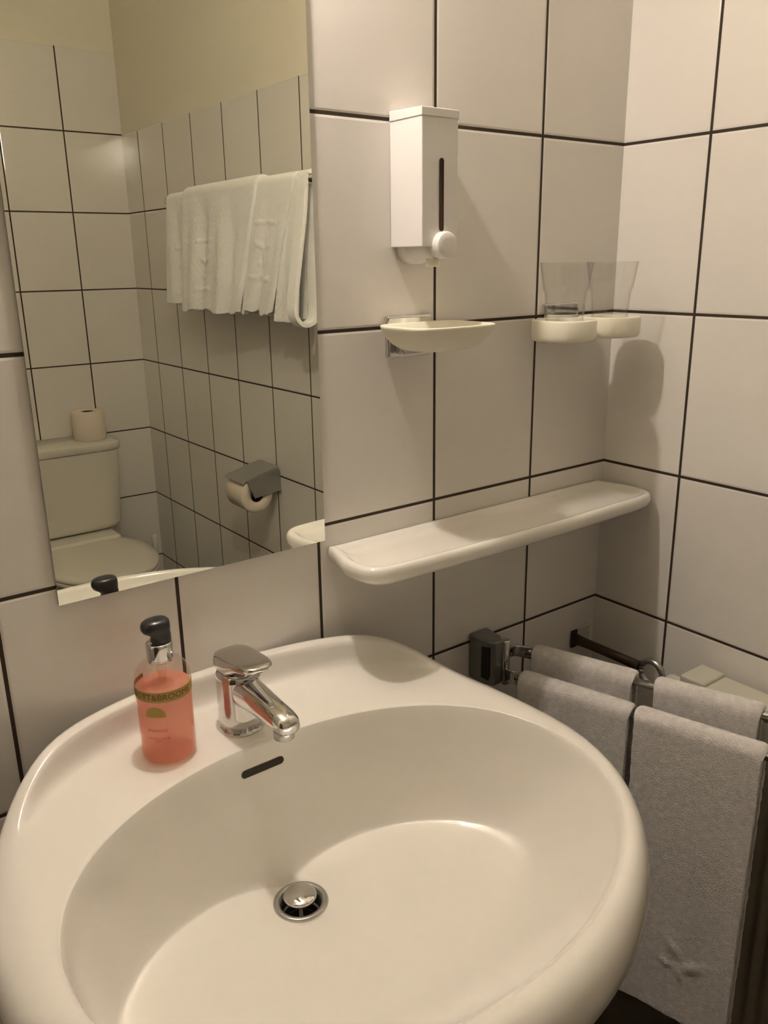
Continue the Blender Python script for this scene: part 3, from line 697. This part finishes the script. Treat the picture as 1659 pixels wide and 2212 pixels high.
# ------------------------------------------------------------------ towel rail with towels on the right wall (mirror)
wr_ = thing('wall_towel_rail', 'chrome towel bar on the right wall carrying the white towels', 'towel rail', (CX, -1.15, 0.765))
RX_, RZ_ = CX-0.080, 0.768
tube('rail', [(RX_, -0.700, RZ_), (RX_, -1.1, RZ_), (RX_, -1.60, RZ_)], 0.009, M_CHROME, wr_, n=24)
for y in (-0.706, -1.594):
    tube('mount', [(CX-0.0005, y, RZ_), (CX-0.03, y, RZ_), (RX_, y, RZ_)], 0.010, M_CHROME, wr_, n=20)
    lathe('rosette', (CX-0.0005, y, RZ_), [(0.024, 0.0), (0.024, -0.004), (0.016, -0.008), (0.010, -0.009)], M_CHROME, wr_, ax='X', n=32)
def crest(cu, cz, wid):
    def f(u, dz):
        h = 0.0; x = (u-cu)*wid; z = dz-cz
        for (lx, lz, ang, l, w_) in ((-0.018, -0.012, 0.5, 0.014, 0.005), (0.018, -0.012, -0.5, 0.014, 0.005), (0.0, -0.03, PI/2, 0.018, 0.004), (0.0, 0.015, PI/2, 0.016, 0.006), (-0.01, 0.03, 0, 0.006, 0.005), (0.012, 0.03, 0, 0.006, 0.005)):
            a, b_ = x-lx, z-lz; xr = a*math.cos(ang)+b_*math.sin(ang); zr = -a*math.sin(ang)+b_*math.cos(ang)
            h += 0.004*math.exp(-(xr/l)**2-(zr/w_)**2)
        if abs(x) < 0.045:
            for zz in (-0.065, 0.065): h += 0.003*math.exp(-((z-zz)/0.0035)**2)
        return h
    return f
def folds(seed, amp, n=3.0, width=1.0, extra=None):
    def f(u, dz):
        k = min(1, dz/0.12); return amp*k*(math.sin(u*PI*2*n+seed)*0.6+math.sin(u*PI*2*n*2.1+seed*2)*0.35)+(extra(u, dz) if extra else 0)
    return f
G_W = 'white towels on the wall rail'
rp0, rp1 = (RX_, -0.70, RZ_), (RX_, -1.60, RZ_)
def yr(y): return -y-0.70       # metres along the rail
dirw = (-1, 0, 0)
def two(a, b): return lambda u, dz: a(u, dz)+b(u, dz)
towel('bath_towel', rp0, rp1, yr(-1.400), yr(-1.56), 0.292, 0.30, M_TERRY2, 'white towel at the left end of the wall rail in the mirror', side=dirw, seed=31, rad=0.013, thick=0.011, motif=folds(1.0, 0.009, 1.2, extra=crest(0.45, 0.20, 0.2)), group=G_W, bot=(yr(-1.40), yr(-1.612)), nu=70, nv=160)
towel('bath_towel', rp0, rp1, yr(-1.010), yr(-1.430), 0.305, 0.31, M_TERRY2, 'wide white towel with embossed crest in the middle of the wall rail', side=dirw, seed=37, rad=0.021, thick=0.013, motif=folds(2.2, 0.013, 2.2, extra=crest(0.62, 0.185, 0.36)), group=G_W, skirt=0.014, bot=(yr(-1.125), yr(-1.465)), nu=120, nv=200, fr_out=0.01)
towel('bath_towel', rp0, rp1, yr(-0.845), yr(-1.020), 0.300, 0.31, M_TERRY2, 'white crested towel between the wide one and the plain narrow folds', side=dirw, seed=43, rad=0.015, thick=0.012, motif=folds(0.3, 0.010, 1.4, extra=crest(0.55, 0.15, 0.16)), group=G_W, skirt=0.018, bot=(yr(-0.965), yr(-1.125)), nu=80, nv=180)
towel('bath_towel', rp0, rp1, yr(-0.822), yr(-0.875), 0.318, 0.31, M_TERRY2, 'narrow plain white towel between the crested towel and the hanging loop', side=dirw, seed=51, rad=0.012, thick=0.012, motif=folds(0.9, 0.003, 1.0), group=G_W, bot=(yr(-0.865), yr(-0.965)), nu=50, nv=120)

# last towel: folded over the rail into a hanging loop
def loop_towel():
    # closed loop section in the x-z plane, swept along y
    cx_ = RX_; rings = []
    sec = [(-0.012, 0.0), (-0.016, -0.06), (-0.030, -0.16), (-0.045, -0.26), (-0.046, -0.300), (-0.030, -0.322), (-0.006, -0.322), (0.010, -0.300), (0.012, -0.2), (0.012, -0.08), (0.014, -0.01), (0.008, 0.010), (-0.006, 0.010)]
    pts = [Vector((a, b, 0)) for a, b in sec]; dense = []; n = len(pts)
    for i in range(n):
        q0, q1, q2, q3 = pts[(i-1) % n], pts[i], pts[(i+1) % n], pts[(i+2) % n]
        for k in range(6):
            t = k/6; dense.append(0.5*((2*q1)+(-q0+q2)*t+(2*q0-5*q1+4*q2-q3)*t*t+(-q0+3*q1-3*q2+q3)*t**3))
    for i in range(13):
        y = lerp(-0.797, -0.832, i/12)
        rings.append([(cx_+q.x, y-0.012*min(1, -q.y/0.3 if q.y < 0 else 0), RZ_+q.y+0.004) for q in dense])
    o = loft('bath_towel', rings, M_TERRY2, None, cap0=False, cap1=False)
    so = o.modifiers.new('thickness', 'SOLIDIFY'); so.thickness = 0.010; so.offset = 0
    bv = o.modifiers.new('hem', 'BEVEL'); bv.width = 0.004; bv.segments = 3; bv.limit_method = 'ANGLE'; bv.angle_limit = math.radians(50)
    return tag(o, 'white towel folded into a hanging loop at the right end of the wall rail', 'towel', G_W)
loop_towel()
